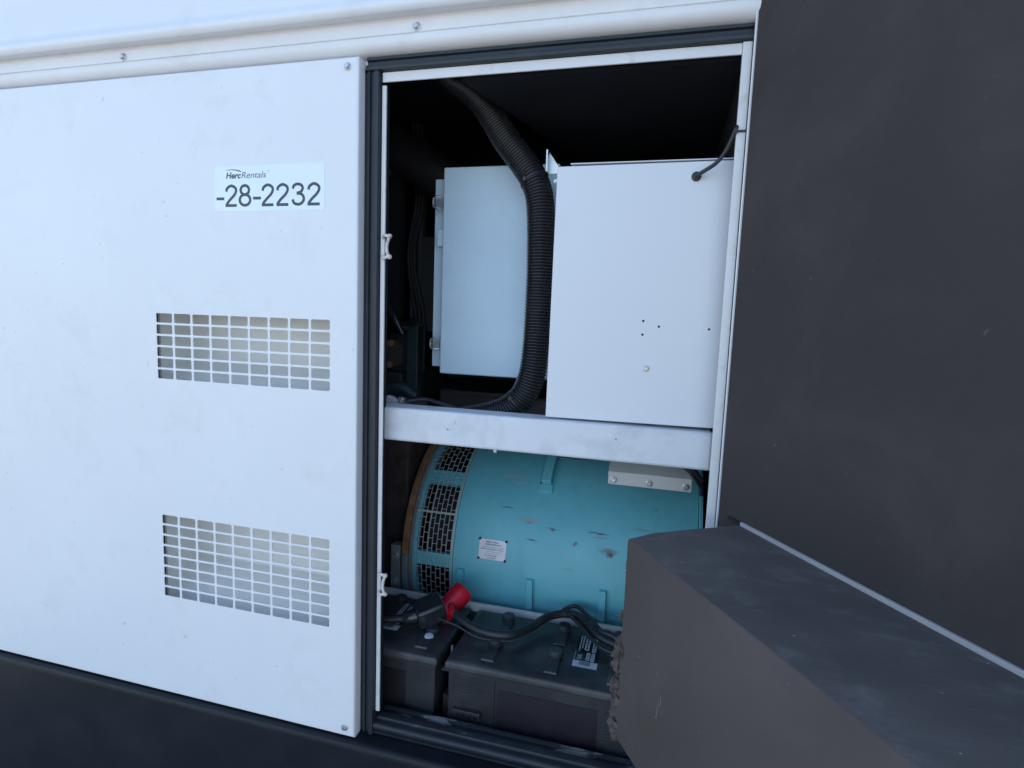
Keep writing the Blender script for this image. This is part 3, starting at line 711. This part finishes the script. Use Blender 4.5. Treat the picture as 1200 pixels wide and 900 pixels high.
# terminal boots and leads
pos = thing('red_terminal_lead', 'black battery cable with bright red rubber terminal boot at its end', 'battery cable', (-.58, .30, .57))
bm = bmesh.new(); ax = Vector((.055, .085, .060)).normalized(); b0 = Vector((-.606, .262, .588))
lathe(bm, b0-ax*.012, ax, [(.023, -.004), (.032, .0), (.034, .010), (.034, .062), (.0355, .080), (.0355, .102), (.034, .108), (.029, .1105), (.012, .111)], 36)
link('terminal_boot', bm, M['red'], pos, smooth=True, angle=35)
bm = bmesh.new(); tube(bm, [Vector(p) for p in ((-.578, .262, .615), (-.566, .244, .612), (-.556, .232, .609))], lambda i: (.0140, .0125, .0110)[i], 16); link('boot_sleeve', bm, M['red'], pos, smooth=True)
cable('cable_jacket', M['cable'], pos, [(-.580, .262, .617), (-.555, .238, .609), (-.520, .218, .601), (-.470, .200, .594), (-.418, .190, .594), (-.368, .204, .594), (-.325, .262, .592), (-.290, .325, .596), (-.245, .358, .600), (-.200, .360, .602), (-.165, .325, .598), (-.120, .280, .592), (-.060, .250, .590), (.0, .24, .58)], .0122, seg=14)
neg = thing('black_terminal_lead', 'black cable with smoky rubber terminal boot lying on the left battery', 'battery cable', (-.65, .22, .57))
bm = bmesh.new()
bp = [(-.705, .190, .594), (-.682, .198, .596), (-.660, .214, .600), (-.640, .228, .606)]
tube(bm, resample(spline(bp, 6), .004), lambda i: .0165+.0007*min(i, 18), 16)
link('boot_neck', bm, M['clearboot'], neg, smooth=True)
bm = bmesh.new()
rot = Matrix.Rotation(R(38), 3, 'Z') @ Matrix.Rotation(R(-14), 3, 'Y') @ Matrix.Rotation(R(12), 3, 'X')
for v in box(bm, -.044, .044, -.036, .036, -.030, .034): v.co = rot @ v.co + Vector((-.632, .222, .612))
link('terminal_boot', bm, M['clearboot'], neg, bevel=.009, seg=4, smooth=True)
bm = bmesh.new(); lathe(bm, (-.607, .160, .5635), (.2, -.3, 1), [(.0135, 0), (.0135, .007), (.010, .009)], 20); link('terminal_post', bm, M['stickerw'], neg, smooth=True, angle=35)
cable('cable_jacket', M['cable'], neg, [(-.80, .160, .590), (-.75, .170, .590), (-.705, .188, .593)], .0115, seg=14)
sense = thing('thin_sense_lead', 'thin black lead running from the smoky boot over the battery gap', 'cable', (-.5, .2, .58))
cable('cable_jacket', M['cable'], sense, [(-.62, .215, .602), (-.575, .205, .599), (-.53, .200, .592), (-.47, .185, .580), (-.41, .185, .579), (-.36, .200, .578)], .0040)
loop = thing('coiled_black_lead', 'coiled black cable loop over the right battery beside the torn foam', 'cable', (-.17, .34, .58))
cable('cable_jacket', M['cable'], loop, [(-.255, .372, .590), (-.24, .392, .600), (-.205, .395, .612), (-.160, .345, .610), (-.115, .295, .600), (-.075, .262, .590), (-.04, .26, .58)], .0065)
cable('cable_jacket', M['cable'], loop, [(-.250, .365, .600), (-.225, .350, .606), (-.185, .310, .600), (-.14, .262, .590), (-.10, .23, .584), (-.05, .225, .580)], .0055)
cable('cable_jacket', M['cable'], loop, [(-.155, .30, .575), (-.11, .29, .60), (-.06, .265, .60), (-.02, .24, .60)], .010)
# gap clutter between the batteries
clip = thing('hold_down_rod', 'threaded rod and bracket in the gap between the two batteries', 'clamp', (-.537, .2, .32))
bm = bmesh.new(); cyl(bm, (-.537, .17, .3125), (0, 0, 1), .004, .235, 10); link('rod', bm, M['galv'], clip)
bx('strap', M['enginedk'], clip, -.546, -.528, .11, .36, .505, .515)
bx('strap', M['enginerust'], clip, -.5475, -.5265, .13, .16, .3125, .42)

# ------------------------------------------------------------------ engine, mostly in the dark
eng = thing('diesel_engine', 'dark engine block and pipework in the shadow left of the steel boxes', 'engine', (-1.0, .7, .33))
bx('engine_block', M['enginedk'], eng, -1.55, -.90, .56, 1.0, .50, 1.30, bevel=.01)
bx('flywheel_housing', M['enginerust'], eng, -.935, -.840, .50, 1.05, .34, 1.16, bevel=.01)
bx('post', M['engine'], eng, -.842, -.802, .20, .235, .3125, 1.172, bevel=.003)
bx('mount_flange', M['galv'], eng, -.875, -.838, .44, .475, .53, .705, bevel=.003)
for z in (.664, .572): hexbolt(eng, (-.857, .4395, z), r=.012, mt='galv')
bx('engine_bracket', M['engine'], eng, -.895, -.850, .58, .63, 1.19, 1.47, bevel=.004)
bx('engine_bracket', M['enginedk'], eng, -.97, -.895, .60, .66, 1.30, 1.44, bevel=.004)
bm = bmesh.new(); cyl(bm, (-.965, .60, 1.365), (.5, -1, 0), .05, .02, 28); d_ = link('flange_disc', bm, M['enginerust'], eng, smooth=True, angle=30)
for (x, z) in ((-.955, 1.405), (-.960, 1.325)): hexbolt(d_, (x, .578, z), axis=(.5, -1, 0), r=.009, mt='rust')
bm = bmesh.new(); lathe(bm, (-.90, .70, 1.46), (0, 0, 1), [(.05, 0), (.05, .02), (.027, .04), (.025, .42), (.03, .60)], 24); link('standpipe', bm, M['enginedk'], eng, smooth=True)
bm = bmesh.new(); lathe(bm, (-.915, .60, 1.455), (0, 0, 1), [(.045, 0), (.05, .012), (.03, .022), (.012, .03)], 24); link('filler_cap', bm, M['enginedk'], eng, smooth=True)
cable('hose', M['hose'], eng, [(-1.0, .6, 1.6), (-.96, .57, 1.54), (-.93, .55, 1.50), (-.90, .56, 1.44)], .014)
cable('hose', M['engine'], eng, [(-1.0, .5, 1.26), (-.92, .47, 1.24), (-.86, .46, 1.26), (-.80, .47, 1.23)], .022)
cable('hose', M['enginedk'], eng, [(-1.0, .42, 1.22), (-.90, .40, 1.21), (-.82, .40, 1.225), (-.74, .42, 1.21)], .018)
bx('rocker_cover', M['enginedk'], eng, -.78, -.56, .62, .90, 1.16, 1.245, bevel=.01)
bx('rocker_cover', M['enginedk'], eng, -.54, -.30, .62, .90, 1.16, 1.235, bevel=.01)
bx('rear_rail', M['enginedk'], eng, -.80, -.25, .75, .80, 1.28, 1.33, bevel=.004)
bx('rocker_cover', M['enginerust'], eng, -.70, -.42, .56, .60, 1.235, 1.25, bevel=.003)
pl = thing('grey_back_panel', 'dark grey plain sheet standing behind the hinge side of the junction box', 'panel', (-.83, .7, 1.3))
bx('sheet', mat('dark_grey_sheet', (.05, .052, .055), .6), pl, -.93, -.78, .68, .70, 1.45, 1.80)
fl = thing('wall_fitting', 'small brass fitting high in the dark left of the steel boxes', 'fitting', (-.97, .62, 1.98))
bm = bmesh.new(); cyl(bm, (-.985, .62, 2.02), (0, -1, 0), .012, .03, 12); cyl(bm, (-.955, .62, 2.01), (0, -1, 0), .006, .02, 10)
link('fitting_body', bm, mat('dull_brass', (.25, .18, .08), .5, metal=.6), fl, smooth=True)
bx('conduit', M['lining'], fl, -.995, -.945, .621, .66, 1.5, 2.06)
con = thing('cable_connector', 'white and silver cable connectors resting behind the crossbeam', 'connector', (-.73, .3, 1.22))
bm = bmesh.new()
for v in box(bm, -.022, .022, -.012, .012, -.012, .012): v.co = Matrix.Rotation(R(25), 3, 'Y') @ v.co + Vector((-.752, .20, 1.252))
link('connector_body', bm, M['wirering'], con, bevel=.004, seg=3, smooth=True)
bm = bmesh.new()
cyl(bm, (-.725, .19, 1.245), (.3, .1, 1), .011, .024, 14); box(bm, -.728, -.700, .188, .206, 1.243, 1.252)
link('connector_body', bm, M['steel'], con, bevel=.001)
cable('lead', M['cable'], con, [(-.71, .2, 1.255), (-.66, .22, 1.262), (-.60, .22, 1.25), (-.53, .22, 1.235), (-.46, .2, 1.23)], .007)
cable('lead', M['enginerust'], con, [(-.80, .2, 1.235), (-.775, .2, 1.245), (-.755, .2, 1.242)], .006)

loom = thing('wiring_loom', 'black wiring loom running down in the dark beside the junction box', 'wiring', (-.85, .7, 1.6))
for k in range(3):
    cable('lead', M['enginedk'], loom, [(-.92+k*.012, .66+k*.01, 2.2), (-.91+k*.014, .68, 1.95), (-.93+k*.011, .66, 1.72), (-.90+k*.016, .67, 1.50), (-.89+k*.013, .66, 1.30)], .006+.0015*(k % 3), step=.02)
